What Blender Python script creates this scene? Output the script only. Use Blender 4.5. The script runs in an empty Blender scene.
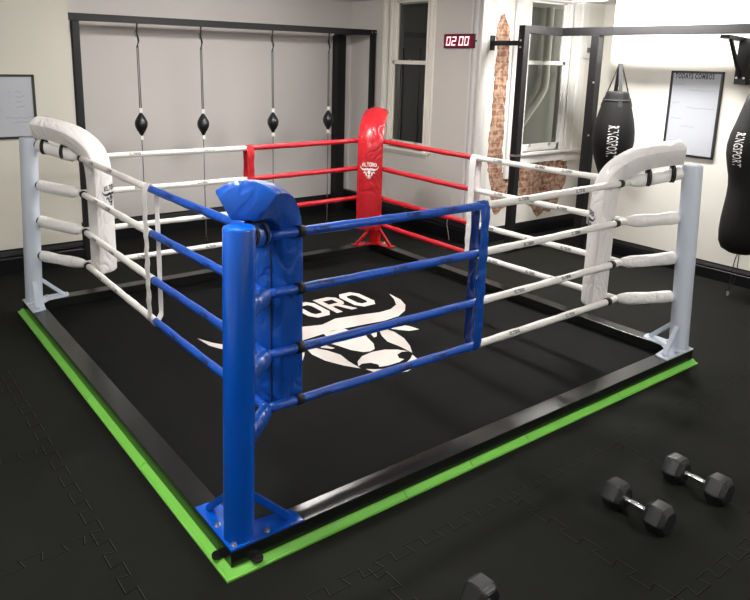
import bpy, bmesh, math, random
from mathutils import Vector, Matrix
from mathutils.geometry import tessellate_polygon
random.seed(7)
scn = bpy.context.scene
COL = scn.collection
S = 4.084          # distance between ring post centres
PI = math.pi

# ------------------------------------------------------------------ materials
def new_mat(name):
    m = bpy.data.materials.new(name); m.use_nodes = True
    return m, m.node_tree, m.node_tree.nodes['Principled BSDF']

def mat(name, color, rough=.5, metal=0., coat=0., bump=None, var=None, spec=.5, obj_space=True, stretch=(1,1,1)):
    """bump=(scale, strength, distance); var=(scale, amount) small colour variation"""
    m, nt, b = new_mat(name)
    b.inputs['Base Color'].default_value = (*color, 1)
    b.inputs['Roughness'].default_value = rough
    b.inputs['Metallic'].default_value = metal
    b.inputs['Coat Weight'].default_value = coat
    b.inputs['Coat Roughness'].default_value = .08
    b.inputs['Specular IOR Level'].default_value = spec
    tc = nt.nodes.new('ShaderNodeTexCoord'); mp = nt.nodes.new('ShaderNodeMapping')
    mp.inputs['Scale'].default_value = stretch
    nt.links.new(tc.outputs['Object'], mp.inputs['Vector'])
    if bump:
        n = nt.nodes.new('ShaderNodeTexNoise'); n.inputs['Scale'].default_value = bump[0]
        n.inputs['Detail'].default_value = 4; n.inputs['Distortion'].default_value = .4
        nt.links.new(mp.outputs[0], n.inputs['Vector'])
        bp = nt.nodes.new('ShaderNodeBump'); bp.inputs['Strength'].default_value = bump[1]
        bp.inputs['Distance'].default_value = bump[2]
        nt.links.new(n.outputs['Fac'], bp.inputs['Height']); nt.links.new(bp.outputs[0], b.inputs['Normal'])
    if var:
        n = nt.nodes.new('ShaderNodeTexNoise'); n.inputs['Scale'].default_value = var[0]
        n.inputs['Detail'].default_value = 6
        nt.links.new(mp.outputs[0], n.inputs['Vector'])
        mx = nt.nodes.new('ShaderNodeMix'); mx.data_type = 'RGBA'
        mx.inputs['A'].default_value = (*[c*(1-var[1]) for c in color], 1)
        mx.inputs['B'].default_value = (*[min(1, c*(1+var[1])) for c in color], 1)
        nt.links.new(n.outputs['Fac'], mx.inputs['Factor'])
        nt.links.new(mx.outputs['Result'], b.inputs['Base Color'])
    return m

def emit(name, color, strength):
    m, nt, b = new_mat(name)
    b.inputs['Base Color'].default_value = (*color, 1)
    b.inputs['Emission Color'].default_value = (*color, 1)
    b.inputs['Emission Strength'].default_value = strength
    return m

def wrinkled(name, color, rough, coat=0., amt=.5):
    """taut vinyl with long shallow creases plus fine grain"""
    m, nt, b = new_mat(name)
    b.inputs['Base Color'].default_value = (*color, 1)
    b.inputs['Roughness'].default_value = rough
    b.inputs['Coat Weight'].default_value = coat
    tc = nt.nodes.new('ShaderNodeTexCoord'); mp = nt.nodes.new('ShaderNodeMapping')
    mp.inputs['Rotation'].default_value = (.5, .4, .6); mp.inputs['Scale'].default_value = (1, 1, .6)
    nt.links.new(tc.outputs['Object'], mp.inputs['Vector'])
    n1 = nt.nodes.new('ShaderNodeTexNoise'); n1.inputs['Scale'].default_value = 6
    n1.inputs['Detail'].default_value = 2; n1.inputs['Distortion'].default_value = .8
    nt.links.new(mp.outputs[0], n1.inputs['Vector'])
    s1 = nt.nodes.new('ShaderNodeMath'); s1.operation = 'SUBTRACT'; s1.inputs[1].default_value = .5
    s2 = nt.nodes.new('ShaderNodeMath'); s2.operation = 'ABSOLUTE'
    s3 = nt.nodes.new('ShaderNodeMath'); s3.operation = 'MULTIPLY'; s3.inputs[1].default_value = 9
    s4 = nt.nodes.new('ShaderNodeMath'); s4.operation = 'MINIMUM'; s4.inputs[1].default_value = 1
    nt.links.new(n1.outputs['Fac'], s1.inputs[0])
    for p, q in ((s1, s2), (s2, s3), (s3, s4)): nt.links.new(p.outputs[0], q.inputs[0])
    b1 = nt.nodes.new('ShaderNodeBump'); b1.inputs['Strength'].default_value = amt; b1.inputs['Distance'].default_value = .008
    nt.links.new(s4.outputs[0], b1.inputs['Height']); nt.links.new(b1.outputs[0], b.inputs['Normal'])
    return m

def twisted(name, color, rough=.4):
    """sleeve cloth wound round a rope"""
    m, nt, b = new_mat(name)
    b.inputs['Base Color'].default_value = (*color, 1); b.inputs['Roughness'].default_value = rough
    tc = nt.nodes.new('ShaderNodeTexCoord')
    w = nt.nodes.new('ShaderNodeTexNoise'); w.inputs['Scale'].default_value = 14; w.inputs['Distortion'].default_value = 2.
    nt.links.new(tc.outputs['Object'], w.inputs['Vector'])
    b1 = nt.nodes.new('ShaderNodeBump'); b1.inputs['Strength'].default_value = .45; b1.inputs['Distance'].default_value = .012
    nt.links.new(w.outputs['Fac'], b1.inputs['Height']); nt.links.new(b1.outputs[0], b.inputs['Normal'])
    return m

def brick_mat():
    m, nt, b = new_mat('exposed brick')
    tc = nt.nodes.new('ShaderNodeTexCoord'); mp = nt.nodes.new('ShaderNodeMapping')
    mp.inputs['Rotation'].default_value = (PI/2, 0, 0)
    nt.links.new(tc.outputs['Object'], mp.inputs['Vector'])
    ns = nt.nodes.new('ShaderNodeTexNoise'); ns.inputs['Scale'].default_value = 9; ns.inputs['Detail'].default_value = 5
    nt.links.new(mp.outputs[0], ns.inputs['Vector'])
    mixv = nt.nodes.new('ShaderNodeMix'); mixv.data_type = 'VECTOR'; mixv.inputs['Factor'].default_value = .035
    nt.links.new(mp.outputs[0], mixv.inputs[4]); nt.links.new(ns.outputs['Color'], mixv.inputs[5])
    br = nt.nodes.new('ShaderNodeTexBrick')
    br.inputs['Color1'].default_value = (.23, .080, .045, 1); br.inputs['Color2'].default_value = (.34, .155, .090, 1)
    br.inputs['Mortar'].default_value = (.42, .30, .21, 1)
    br.inputs['Scale'].default_value = 1.; br.inputs['Brick Width'].default_value = .23
    br.inputs['Row Height'].default_value = .082; br.inputs['Mortar Size'].default_value = .012
    br.inputs['Mortar Smooth'].default_value = .3
    nt.links.new(mixv.outputs[1], br.inputs['Vector'])
    n2 = nt.nodes.new('ShaderNodeTexNoise'); n2.inputs['Scale'].default_value = 15; n2.inputs['Detail'].default_value = 8
    nt.links.new(mp.outputs[0], n2.inputs['Vector'])
    rp = nt.nodes.new('ShaderNodeValToRGB')
    rp.color_ramp.elements[0].position = .42; rp.color_ramp.elements[0].color = (.14, .05, .03, 1)
    rp.color_ramp.elements[1].position = .60; rp.color_ramp.elements[1].color = (.52, .39, .29, 1)
    nt.links.new(n2.outputs['Fac'], rp.inputs['Fac'])
    mx = nt.nodes.new('ShaderNodeMix'); mx.data_type = 'RGBA'; mx.inputs['Factor'].default_value = .5
    nt.links.new(br.outputs['Color'], mx.inputs['A']); nt.links.new(rp.outputs['Color'], mx.inputs['B'])
    nt.links.new(mx.outputs['Result'], b.inputs['Base Color']); b.inputs['Roughness'].default_value = .95
    bp = nt.nodes.new('ShaderNodeBump'); bp.inputs['Strength'].default_value = 1; bp.inputs['Distance'].default_value = .03
    nt.links.new(n2.outputs['Fac'], bp.inputs['Height']); nt.links.new(bp.outputs[0], b.inputs['Normal'])
    return m

def glass_mat(name, tint):
    m = bpy.data.materials.new(name); m.use_nodes = True; nt = m.node_tree
    for n in list(nt.nodes): nt.nodes.remove(n)
    out = nt.nodes.new('ShaderNodeOutputMaterial'); mx = nt.nodes.new('ShaderNodeMixShader')
    tr = nt.nodes.new('ShaderNodeBsdfTransparent'); tr.inputs['Color'].default_value = (*tint, 1)
    gl = nt.nodes.new('ShaderNodeBsdfGlossy'); gl.inputs['Roughness'].default_value = .03
    fr = nt.nodes.new('ShaderNodeFresnel'); fr.inputs['IOR'].default_value = 1.5
    nt.links.new(fr.outputs[0], mx.inputs['Fac']); nt.links.new(tr.outputs[0], mx.inputs[1])
    nt.links.new(gl.outputs[0], mx.inputs[2]); nt.links.new(mx.outputs[0], out.inputs[0])
    return m

M = dict(
    floor=mat('black rubber matting', (.0088, .0091, .0076), .8, bump=(260, .35, .002), var=(5, .22), spec=.1),
    seam=mat('mat seam', (.0006, .0006, .0006), .9, spec=.05),
    seam_edge=mat('mat seam edge', (.034, .034, .031), .75, spec=.3),
    canvas=mat('black ring canvas', (.0050, .0052, .0053), .75, bump=(5, .25, .012), var=(6, .15), spec=.07),
    print_white=mat('white floor print', (.66, .60, .57), .6, bump=(40, .1, .002)),
    wall=mat('painted wall', (.64, .61, .58), .7, bump=(160, .04, .0015), var=(1.2, .03)),
    wall_beige=mat('painted wall beige', (.575, .555, .485), .7, bump=(160, .04, .0015), var=(1.2, .03)),
    wall_grey=mat('painted wall pinkish grey', (.56, .53, .51), .7, bump=(160, .04, .0015), var=(1.2, .03)),
    wall_white=mat('painted wall white', (.78, .76, .70), .7, bump=(160, .04, .0015), var=(1.2, .03)),
    ceiling=mat('ceiling paint', (.62, .60, .57), .8, bump=(30, .05, .003)),
    skirt=mat('black gloss skirting', (.004, .004, .005), .45, var=(8, .2), spec=.25),
    trim=mat('cream window paint', (.84, .81, .74), .45, bump=(300, .03, .001)),
    trim_white=mat('white window paint', (.84, .83, .80), .45, bump=(300, .03, .001)),
    conduit=mat('white plastic conduit', (.74, .74, .73), .4, var=(9, .05)),
    steel=mat('black powder coated steel', (.008, .0075, .0085), .55, bump=(200, .1, .001), spec=.3),
    rail=mat('black gloss steel rail', (.010, .010, .010), .20, bump=(60, .06, .001), var=(7, .3)),
    green=mat('green rubber edging', (.20, .60, .08), .55, bump=(150, .15, .001), var=(5, .08)),
    blue_paint=mat('blue gloss paint', (.001, .090, .55), .22, coat=.5, var=(5, .04)),
    white_paint=mat('pale grey gloss paint', (.60, .66, .76), .3, coat=.4, var=(5, .03)),
    red_paint=mat('red gloss paint', (.48, .008, .010), .25, coat=.4),
    blue_vinyl=wrinkled('blue vinyl', (.003, .066, .36), .32, .2, .7),
    white_vinyl=wrinkled('white vinyl', (.84, .82, .81), .42, .1, .7),
    red_vinyl=wrinkled('red vinyl', (.44, .008, .016), .36, .15, .6),
    blue_sleeve=twisted('blue rope sleeve', (.004, .070, .42)),
    white_sleeve=twisted('white rope sleeve', (.85, .83, .80)),
    red_sleeve=twisted('red rope sleeve', (.46, .010, .020)),
    strap=mat('black webbing', (.008, .008, .010), .7, bump=(220, .3, .001)),
    ink=mat('dark print', (.012, .012, .03), .6),
    ink_white=mat('white print', (.85, .83, .80), .6),
    leather=mat('black leather', (.010, .010, .011), .38, bump=(45, .35, .004), coat=.1),
    canvas_bag=mat('black canvas bag', (.0045, .0045, .005), .65, bump=(26, .45, .006), spec=.3),
    chrome=mat('chrome', (.85, .85, .86), .18, 1., bump=(120, .25, .0015)),
    zinc=mat('zinc plated bolt', (.65, .65, .66), .3, 1.),
    iron=mat('black rubber hex head', (.011, .012, .014), .42, bump=(240, .15, .001), coat=.25),
    iron_flat=mat('lit rubber hex top', (.030, .030, .030), .6, bump=(240, .2, .001)),  # unused lighter copy of the hex head, overhead light put into its colour
    board=mat('whiteboard enamel', (.43, .45, .49), .25, coat=.1),
    marker=mat('grey marker', (.25, .26, .29), .6),
    frame_black=mat('black board frame', (.012, .012, .014), .4),
    timer=emit('dark red timer lens', (.13, .0, .012), .35),
    timer_case=mat('dark timer case', (.03, .004, .008), .4),
    digit=emit('timer digit', (1., .60, .66), 1.6),
    brick=brick_mat(),
    dark_ext=mat('outside darkness backdrop', (.006, .0058, .0055), .8, var=(3, .3)),  # darkness outside is put into this colour
    grey_ext=mat('grey outside wall', (.27, .27, .25), .8, var=(3, .15)),
    pipe=mat('painted pipe', (.70, .70, .64), .6),
    cord=mat('grey elastic cord', (.13, .12, .115), .7),
    tag=mat('white tag', (.8, .78, .75), .5),
    glass=glass_mat('window glass', (.86, .88, .86)),
    lamp=emit('lamp diffuser', (1, .97, .92), 6.),
    plastic=mat('light plastic', (.70, .70, .68), .45),
)

# ------------------------------------------------------------------ mesh helpers
def link(name, bm, material, parent=None, smooth=False, autosmooth=None):
    me = bpy.data.meshes.new(name); bm.normal_update()
    bmesh.ops.recalc_face_normals(bm, faces=bm.faces)
    bm.to_mesh(me); bm.free()
    for mm in (material if isinstance(material, (list, tuple)) else [material]): me.materials.append(mm)
    o = bpy.data.objects.new(name, me); COL.objects.link(o)
    if parent: o.parent = parent
    if smooth or autosmooth:
        for p in me.polygons: p.use_smooth = True
        if autosmooth: me.set_sharp_from_angle(angle=math.radians(autosmooth))
    return o

def raw(name, bm, material, parent=None, smooth=False, angle=None):
    """as link but keeps face winding"""
    me = bpy.data.meshes.new(name); bm.to_mesh(me); bm.free()
    for mm in (material if isinstance(material, (list, tuple)) else [material]): me.materials.append(mm)
    o = bpy.data.objects.new(name, me); COL.objects.link(o)
    if parent: o.parent = parent
    return o

def thing(name, label, cat, loc=(0, 0, 0), rz=0., group=None):
    o = bpy.data.objects.new(name, None); COL.objects.link(o)
    o.empty_display_size = .1
    o.location = loc; o.rotation_euler = (0, 0, rz); return tag(o, label, cat, group)

def tag(o, label, cat, group=None):
    o['label'] = label; o['category'] = cat
    if group: o['group'] = group
    return o

def structure(o, label=None):
    o['kind'] = 'structure'
    if label: o['label'] = label; 
    return o

def box(bm, x0, x1, y0, y1, z0, z1, mi=0, bev=0.):
    vs = [bm.verts.new((x, y, z)) for x in (x0, x1) for y in (y0, y1) for z in (z0, z1)]
    fs = []
    for a in ((0,1,3,2), (4,6,7,5), (0,4,5,1), (2,3,7,6), (0,2,6,4), (1,5,7,3)):
        f = bm.faces.new([vs[i] for i in a]); f.material_index = mi; fs.append(f)
    if bev > 0:
        es = list({e for f in fs for e in f.edges})
        bmesh.ops.bevel(bm, geom=es, offset=bev, segments=2, affect='EDGES', profile=.6)
    return vs

def obox(bm, p0, p1, w, h, up=(0, 0, 1), mi=0, bev=0.):
    """rectangular bar from p0 to p1, width w (sideways) and height h (along up)"""
    p0, p1 = Vector(p0), Vector(p1); d = (p1-p0).normalized(); u = Vector(up)
    s = d.cross(u).normalized(); u = s.cross(d).normalized()
    vs = [bm.verts.new(p + s*a*w/2 + u*b*h/2) for p in (p0, p1) for a in (-1, 1) for b in (-1, 1)]
    fs = []
    for a in ((0,1,3,2), (4,6,7,5), (0,4,5,1), (2,3,7,6), (0,2,6,4), (1,5,7,3)):
        f = bm.faces.new([vs[i] for i in a]); f.material_index = mi; fs.append(f)
    if bev > 0:
        bmesh.ops.bevel(bm, geom=list({e for f in fs for e in f.edges}), offset=bev, segments=2, affect='EDGES')

def smooth_path(pts, n=6):
    pts = [Vector(p) for p in pts]; out = []
    for i in range(len(pts)-1):
        p0 = pts[max(i-1, 0)]; p1 = pts[i]; p2 = pts[i+1]; p3 = pts[min(i+2, len(pts)-1)]
        for k in range(n):
            t = k/n
            out.append(.5*((2*p1) + (p2-p0)*t + (2*p0-5*p1+4*p2-p3)*t*t + (3*p1-p0-3*p2+p3)*t**3))
    out.append(pts[-1]); return out

def tube(bm, pts, r, seg=14, mi=0, caps=True, flat=1., up0=(0, 0, 1)):
    pts = [Vector(p) for p in pts]; n = len(pts)
    rs = r if isinstance(r, (list, tuple)) else [r]*n
    rings = []; up = Vector(up0)
    for i, p in enumerate(pts):
        d = (pts[min(i+1, n-1)]-pts[max(i-1, 0)]).normalized()
        s = d.cross(up)
        if s.length < 1e-4: s = d.cross(Vector((1, 0, 0)))
        s.normalize(); u = s.cross(d).normalized(); up = u
        rings.append([bm.verts.new(p + s*math.cos(2*PI*k/seg)*rs[i]*flat + u*math.sin(2*PI*k/seg)*rs[i]) for k in range(seg)])
    for a, b in zip(rings, rings[1:]):
        for k in range(seg):
            f = bm.faces.new((a[k], a[(k+1) % seg], b[(k+1) % seg], b[k])); f.material_index = mi; f.smooth = True
    if caps:
        for q in (rings[0], rings[-1]):
            f = bm.faces.new(q); f.material_index = mi
    return rings

def lathe(bm, prof, c=(0, 0, 0), seg=24, axis='z', mi=0):
    rings = []; c = Vector(c)
    for r, h in prof:
        r = max(r, 1e-4)
        ring = []
        for k in range(seg):
            a = 2*PI*k/seg; x, y = r*math.cos(a), r*math.sin(a)
            v = Vector((x, y, h)) if axis == 'z' else (Vector((h, x, y)) if axis == 'x' else Vector((x, h, y)))
            ring.append(bm.verts.new(c+v))
        rings.append(ring)
    for a, b in zip(rings, rings[1:]):
        for k in range(seg):
            f = bm.faces.new((a[k], a[(k+1) % seg], b[(k+1) % seg], b[k])); f.material_index = mi; f.smooth = True
    for q in (rings[0], rings[-1]): bm.faces.new(q).material_index = mi

def poly(bm, pts2, mapf, mi=0):
    tris = tessellate_polygon([[Vector((x, y, 0)) for x, y in pts2]])
    vs = [bm.verts.new(mapf(x, y)) for x, y in pts2]
    for t in tris:
        try: f = bm.faces.new([vs[i] for i in t]); f.material_index = mi
        except ValueError: pass

def ribbon(bm, A, B, mapf, mi=0):
    a = [bm.verts.new(mapf(*p)) for p in A]; b = [bm.verts.new(mapf(*p)) for p in B]
    for i in range(len(A)-1):
        try: bm.faces.new((a[i], a[i+1], b[i+1], b[i])).material_index = mi
        except ValueError: pass

def prism(bm, pts2, mapf0, mapf1, mi=0):
    a = [bm.verts.new(mapf0(*p)) for p in pts2]; b = [bm.verts.new(mapf1(*p)) for p in pts2]
    n = len(pts2)
    for t in tessellate_polygon([[Vector((x, y, 0)) for x, y in pts2]]):
        for q in (a, b):
            f = bm.faces.new([q[i] for i in t]); f.material_index = mi
    for i in range(n):
        f = bm.faces.new((a[i], a[(i+1) % n], b[(i+1) % n], b[i])); f.material_index = mi

# ------------------------------------------------------------------ lettering
GLY = {}
def rect(x0, x1, y0, y1): return [(x0, y0), (x1, y0), (x1, y1), (x0, y1)]
t_ = .27  # stroke in units of letter width 1, height 1
GLY['E'] = [rect(0, t_, 0, 1), rect(t_, 1, 0, .2), rect(t_, .85, .4, .6), rect(t_, 1, .8, 1)]
GLY['L'] = [rect(0, t_, 0, 1), rect(t_, 1, 0, .2)]
GLY['T'] = [rect(.5-t_/2, .5+t_/2, 0, .8), rect(0, 1, .8, 1)]
def ring_letter():
    o = [(.22, 0), (.78, 0), (1, .2), (1, .8), (.78, 1), (.22, 1), (0, .8), (0, .2)]
    i = [(.36, .2), (.64, .2), (.73, .3), (.73, .7), (.64, .8), (.36, .8), (.27, .7), (.27, .3)]
    return [[o[k], o[(k+1) % 8], i[(k+1) % 8], i[k]] for k in range(8)]
GLY['O'] = ring_letter(); GLY['0'] = GLY['O']
GLY['R'] = [rect(0, t_, 0, 1), rect(t_, .75, .8, 1), [(.75, 1), (1, .85), (1, .55), (.73, .55), (.73, .8)][0:5],
            [(1, .55), (.85, .4), (t_, .4), (t_, .55), (.73, .55)], [(.45, .4), (.72, .4), (1, 0), (.72, 0)]]
def eltoro(bm, mapf, x0, x1, y0, y1, gap=.13, arch=0.):
    n = 6; w = (x1-x0)/(n+(n-1)*gap)
    for k, ch in enumerate('ELTORO'):
        ox = x0 + k*w*(1+gap)
        for p in GLY[ch]:
            q = [(ox+a*w, y0+b*(y1-y0)*(1+arch*(1-((ox+a*w-(x0+x1)/2)/((x1-x0)/2))**2))) for a, b in p]
            poly(bm, q, mapf)

def bull(bm, mapf):
    """bull's head emblem; local units: x from the centre line, y from 1.05 (chin) to 2.6 (horn tips)"""
    up = [(0,2.27),(.07,2.29),(.19,2.33),(.3,2.31),(.49,2.27),(.65,2.23),(.79,2.24),(.92,2.31),(1.01,2.45),(1.07,2.6)]
    lo = [(0,2.10),(.05,2.09),(.13,2.08),(.33,2.06),(.54,2.03),(.73,2.05),(.88,2.13),(.99,2.25),(1.055,2.4),(1.072,2.6)]
    P = [[(.28,1.91),(.30,1.84),(.24,1.77),(.21,1.77),(.24,1.86)],
         [(.35,1.87),(.42,1.87),(.44,1.77),(.42,1.61),(.35,1.45),(.27,1.33),(.27,1.49),(.25,1.63),(.29,1.76)],
         [(.45,1.97),(.58,1.90),(.65,1.80),(.67,1.69),(.57,1.71),(.50,1.79),(.44,1.88)]]
    C = [[(0,1.55),(.06,1.57),(.12,1.66),(.16,1.80),(.21,1.93),(.13,1.99),(.11,2.09),(0,2.09)],
         [(0,1.53),(.12,1.51),(.21,1.45),(.265,1.37),(.21,1.395),(.14,1.37),(.11,1.31),(.13,1.27),(.06,1.25),(0,1.25)],
         [(0,1.19),(.08,1.20),(.18,1.25),(.245,1.30),(.22,1.20),(.14,1.12),(0,1.08)]]
    for s in (1, -1):
        mf = lambda x, y, s=s: mapf(s*x, y)
        ribbon(bm, up, lo, mf)
        for p in P+C: poly(bm, p, mf)

_fonts = {}
def text_mesh(txt, size=1., bold=0.):
    """triangles of a text string as (verts, faces), centred on the origin"""
    cu = bpy.data.curves.new('lettering', 'FONT'); cu.body = txt; cu.size = size
    cu.offset = bold*size; cu.space_character = 1.12; cu.align_x = 'CENTER'; cu.align_y = 'CENTER'; cu.resolution_u = 2
    ob = bpy.data.objects.new('lettering', cu); COL.objects.link(ob)
    dg = bpy.context.evaluated_depsgraph_get(); dg.update()
    me = bpy.data.meshes.new_from_object(ob.evaluated_get(dg))
    vs = [tuple(v.co) for v in me.vertices]; fs = [tuple(p.vertices) for p in me.polygons]
    bpy.data.objects.remove(ob); bpy.data.curves.remove(cu); bpy.data.meshes.remove(me)
    return vs, fs
def put_text(bm, txt, size, mapf, mi=0, squeeze=1., bold=.008):
    vs, fs = text_mesh(txt, size, bold)
    q = [bm.verts.new(mapf(v[0]*squeeze, v[1])) for v in vs]
    for f in fs:
        try: bm.faces.new([q[i] for i in f]).material_index = mi
        except ValueError: pass

# ------------------------------------------------------------------ the room
ZC = 3.27
XL, XR, YF = -3.2, 6.7, -5.2           # left side, right wall face, front side
YB, YL, XL1 = 6.4, 5.5, .86            # recess back wall, projecting left wall face, its corner
XW, YA = 5.35, 3.62                    # wall with timer; alcove wall with brick
XA, YR = 7.9, 2.65                     # alcove depth; where right wall starts
T = .12

bm = bmesh.new()
vs = [bm.verts.new(p) for p in ((XL-.1, YF-.1, 0), (XA+.3, YF-.1, 0), (XA+.3, YB+.2, 0), (XL-.1, YB+.2, 0))]
bm.faces.new(vs)
# interlocking seams of the one metre mats
def seam_path(L, a=.030, per=.2):
    out = []; n = int(round(L/per))
    for k in range(n):
        c = (k+.5)*per
        out += [(c-.5*per, -a), (c-.30*per, -a), (c-.37*per, a), (c+.17*per, a), (c+.10*per, -a)]
    out.append((L, -a)); return out
def seam(px, py, horizontal, L=1.):
    pts = seam_path(L)
    P = [(px+s, py+o) if horizontal else (px+o, py+s) for s, o in pts]
    for w, mi, z, sh in ((.0055, 1, .0006, 0), (.0035, 2, .0004, .005)):
        for (x0, y0), (x1, y1) in zip(P, P[1:]):
            d = Vector((x1-x0, y1-y0, 0)); 
            if d.length < 1e-6: continue
            d.normalize(); s = Vector((-d.y, d.x, 0))*w*.5; o = Vector((sh, sh*.6, z))
            a, b = Vector((x0, y0, 0))+o-d*w*.4, Vector((x1, y1, 0))+o+d*w*.4
            f = bm.faces.new([bm.verts.new(v) for v in (a-s, b-s, b+s, a+s)]); f.material_index = mi
for i in range(-5, 7):
    for j in range(-5, 7):
        x, y = 1.491+i, -.442+j
        if x < XL or x > XA or y < YF or y > YB: continue
        for hor in (True, False):
            cx, cy = (x+.5, y) if hor else (x, y+.5)
            if -.15 < cx < S+.1 and -.15 < cy < S+.1: continue
            if cx > XR-.05 and cy < YR: continue
            seam(x, y, hor)
structure(raw('floor', bm, [M['floor'], M['seam'], M['seam_edge']]))

def wall(name, boxes, m):
    bm = bmesh.new()
    for b in boxes: box(bm, *b)
    return structure(link(name, bm, m))
bm = bmesh.new(); box(bm, XL-.1, XA+.3, YF-.1, YB+.2, ZC, ZC+.1)
structure(link('ceiling', bm, M['ceiling']))
wall('wall_left', [(XL, XL1, YL, YB+T, 0, ZC)], M['wall_beige'])
wall('wall_back', [(XL1, XW+T, YB, YB+T, 0, ZC)], M['wall_grey'])
# wall with the sash window and the timer: opening y 4.62..5.47, z 1.15..3.2
W2 = dict(y0=4.62, y1=5.47, z0=1.15, z1=3.262)
D2 = .24
wall('wall_window_side', [(XW, XW+D2, YA, W2['y0'], 0, ZC), (XW, XW+D2, W2['y1'], YB, 0, ZC),
                          (XW, XW+D2, W2['y0'], W2['y1'], 0, W2['z0']), (XW, XW+D2, W2['y0'], W2['y1'], W2['z1'], ZC)], M['wall'])
W3 = dict(x0=6.24, x1=7.18, z0=1.2, z1=3.262)
D3 = .2
wall('wall_alcove', [(XW+D2, W3['x0'], YA, YA+D3, 0, ZC), (W3['x1'], XA, YA, YA+D3, 0, ZC),
                     (W3['x0'], W3['x1'], YA, YA+D3, 0, W3['z0']), (W3['x0'], W3['x1'], YA, YA+D3, W3['z1'], ZC)], M['wall_white'])
wall('wall_alcove_side', [(XA, XA+T, YR, YA+D3, 0, ZC)], M['wall_white'])
wall('wall_right', [(XR, XA+T, YF, YR, 0, ZC)], M['wall_white'])
wall('wall_front', [(XL-T, XA+T, YF-T, YF, 0, ZC)], M['wall_white'])
wall('wall_far_left', [(XL-T, XL, YF, YB+T, 0, ZC)], M['wall_beige'])

def skirting(name, p0, p1, nrm, h, d=.03):
    """moulded board along p0-p1 standing on the floor, nrm points into the room"""
    n = Vector((*nrm, 0)); bm = bmesh.new()
    prof = [(0, 0), (d, 0), (d, h*.62), (d*.75, h*.66), (d*.75, h*.72), (d*.95, h*.75), (d*.7, h*.84), (d*.4, h*.93), (d*.4, h), (0, h)]
    ra = [bm.verts.new(Vector((*p0, z))+n*o) for o, z in prof]
    rb = [bm.verts.new(Vector((*p1, z))+n*o) for o, z in prof]
    for i in range(len(prof)-1): bm.faces.new((ra[i], ra[i+1], rb[i+1], rb[i]))
    bm.faces.new(ra); bm.faces.new(rb)
    return structure(link(name, bm, M['skirt']))
skirting('baseboard_left', (XL, YL), (XL1, YL), (0, -1), .28)
skirting('baseboard_back', (XL1, YB), (XW, YB), (0, -1), .28)
skirting('baseboard_window_side', (XW, YA), (XW, YB-.03), (-1, 0), .28)
skirting('baseboard_alcove', (XW+.03, YA), (XA, YA), (0, -1), .20)
skirting('baseboard_right', (XR, YF), (XR, YR), (-1, 0), .20)

# exposed brick on the alcove wall, a rough hole in the plaster
def jag(pts, step=.05, amp=.018):
    out = []
    n = len(pts)
    for i in range(n):
        a, b = Vector(pts[i]), Vector(pts[(i+1) % n]); L = (b-a).length; k = max(1, int(L/step))
        for j in range(k):
            p = a.lerp(b, j/k)
            if j: p += Vector((random.uniform(-amp, amp), random.uniform(-amp, amp)))
            out.append((p.x, p.y))
    return out
def brick_patch(name, pts):
    bm = bmesh.new(); q = jag(pts)
    prism(bm, q, lambda x, z: Vector((x, YA-.008, z)), lambda x, z: Vector((x, YA+.002, z)))
    # lumpy face
    return structure(link(name, bm, M['brick']))
brick_patch('wall_exposed_brick', [(5.66, 3.0), (5.74, 3.02), (5.84, 2.86), (5.88, 2.68), (5.87, 2.3), (5.86, 1.9), (5.87, 1.4), (5.88, .95),
                                   (6.17, .92), (6.17, .52), (5.98, .45), (5.80, .38), (5.72, .55), (5.68, .8), (5.60, 1.0), (5.60, 1.35), (5.62, 1.8), (5.62, 2.3), (5.64, 2.6), (5.6, 2.75)])
brick_patch('wall_brick_under_sill', [(6.25, 1.04), (7.3, 1.04), (7.32, .75), (7.22, .52), (7.15, .36), (6.98, .28), (6.85, .32), (6.72, .24), (6.55, .42), (6.35, .55), (6.26, .6)])

# conduits at the corner and white trunking on the alcove wall
bm = bmesh.new()
box(bm, XW-.035, XW, YA+.05, YA+.10, .28, ZC, bev=.005)
box(bm, XW-.022, XW, YA+.15, YA+.18, .28, ZC, bev=.004)
structure(link('trim_conduit', bm, M['conduit']))
bm = bmesh.new(); box(bm, XW-.012, XW+.09, YA-.014, YA+.014, .2, ZC, bev=.004)
structure(link('trim_corner', bm, M['trim_white']))
bm = bmesh.new(); box(bm, 5.93, 6.06, YA-.03, YA, .98, ZC, bev=.006); box(bm, 5.915, 6.09, YA-.045, YA, .86, 1.12, bev=.01)
structure(link('trim_trunking', bm, M['conduit']))

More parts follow.
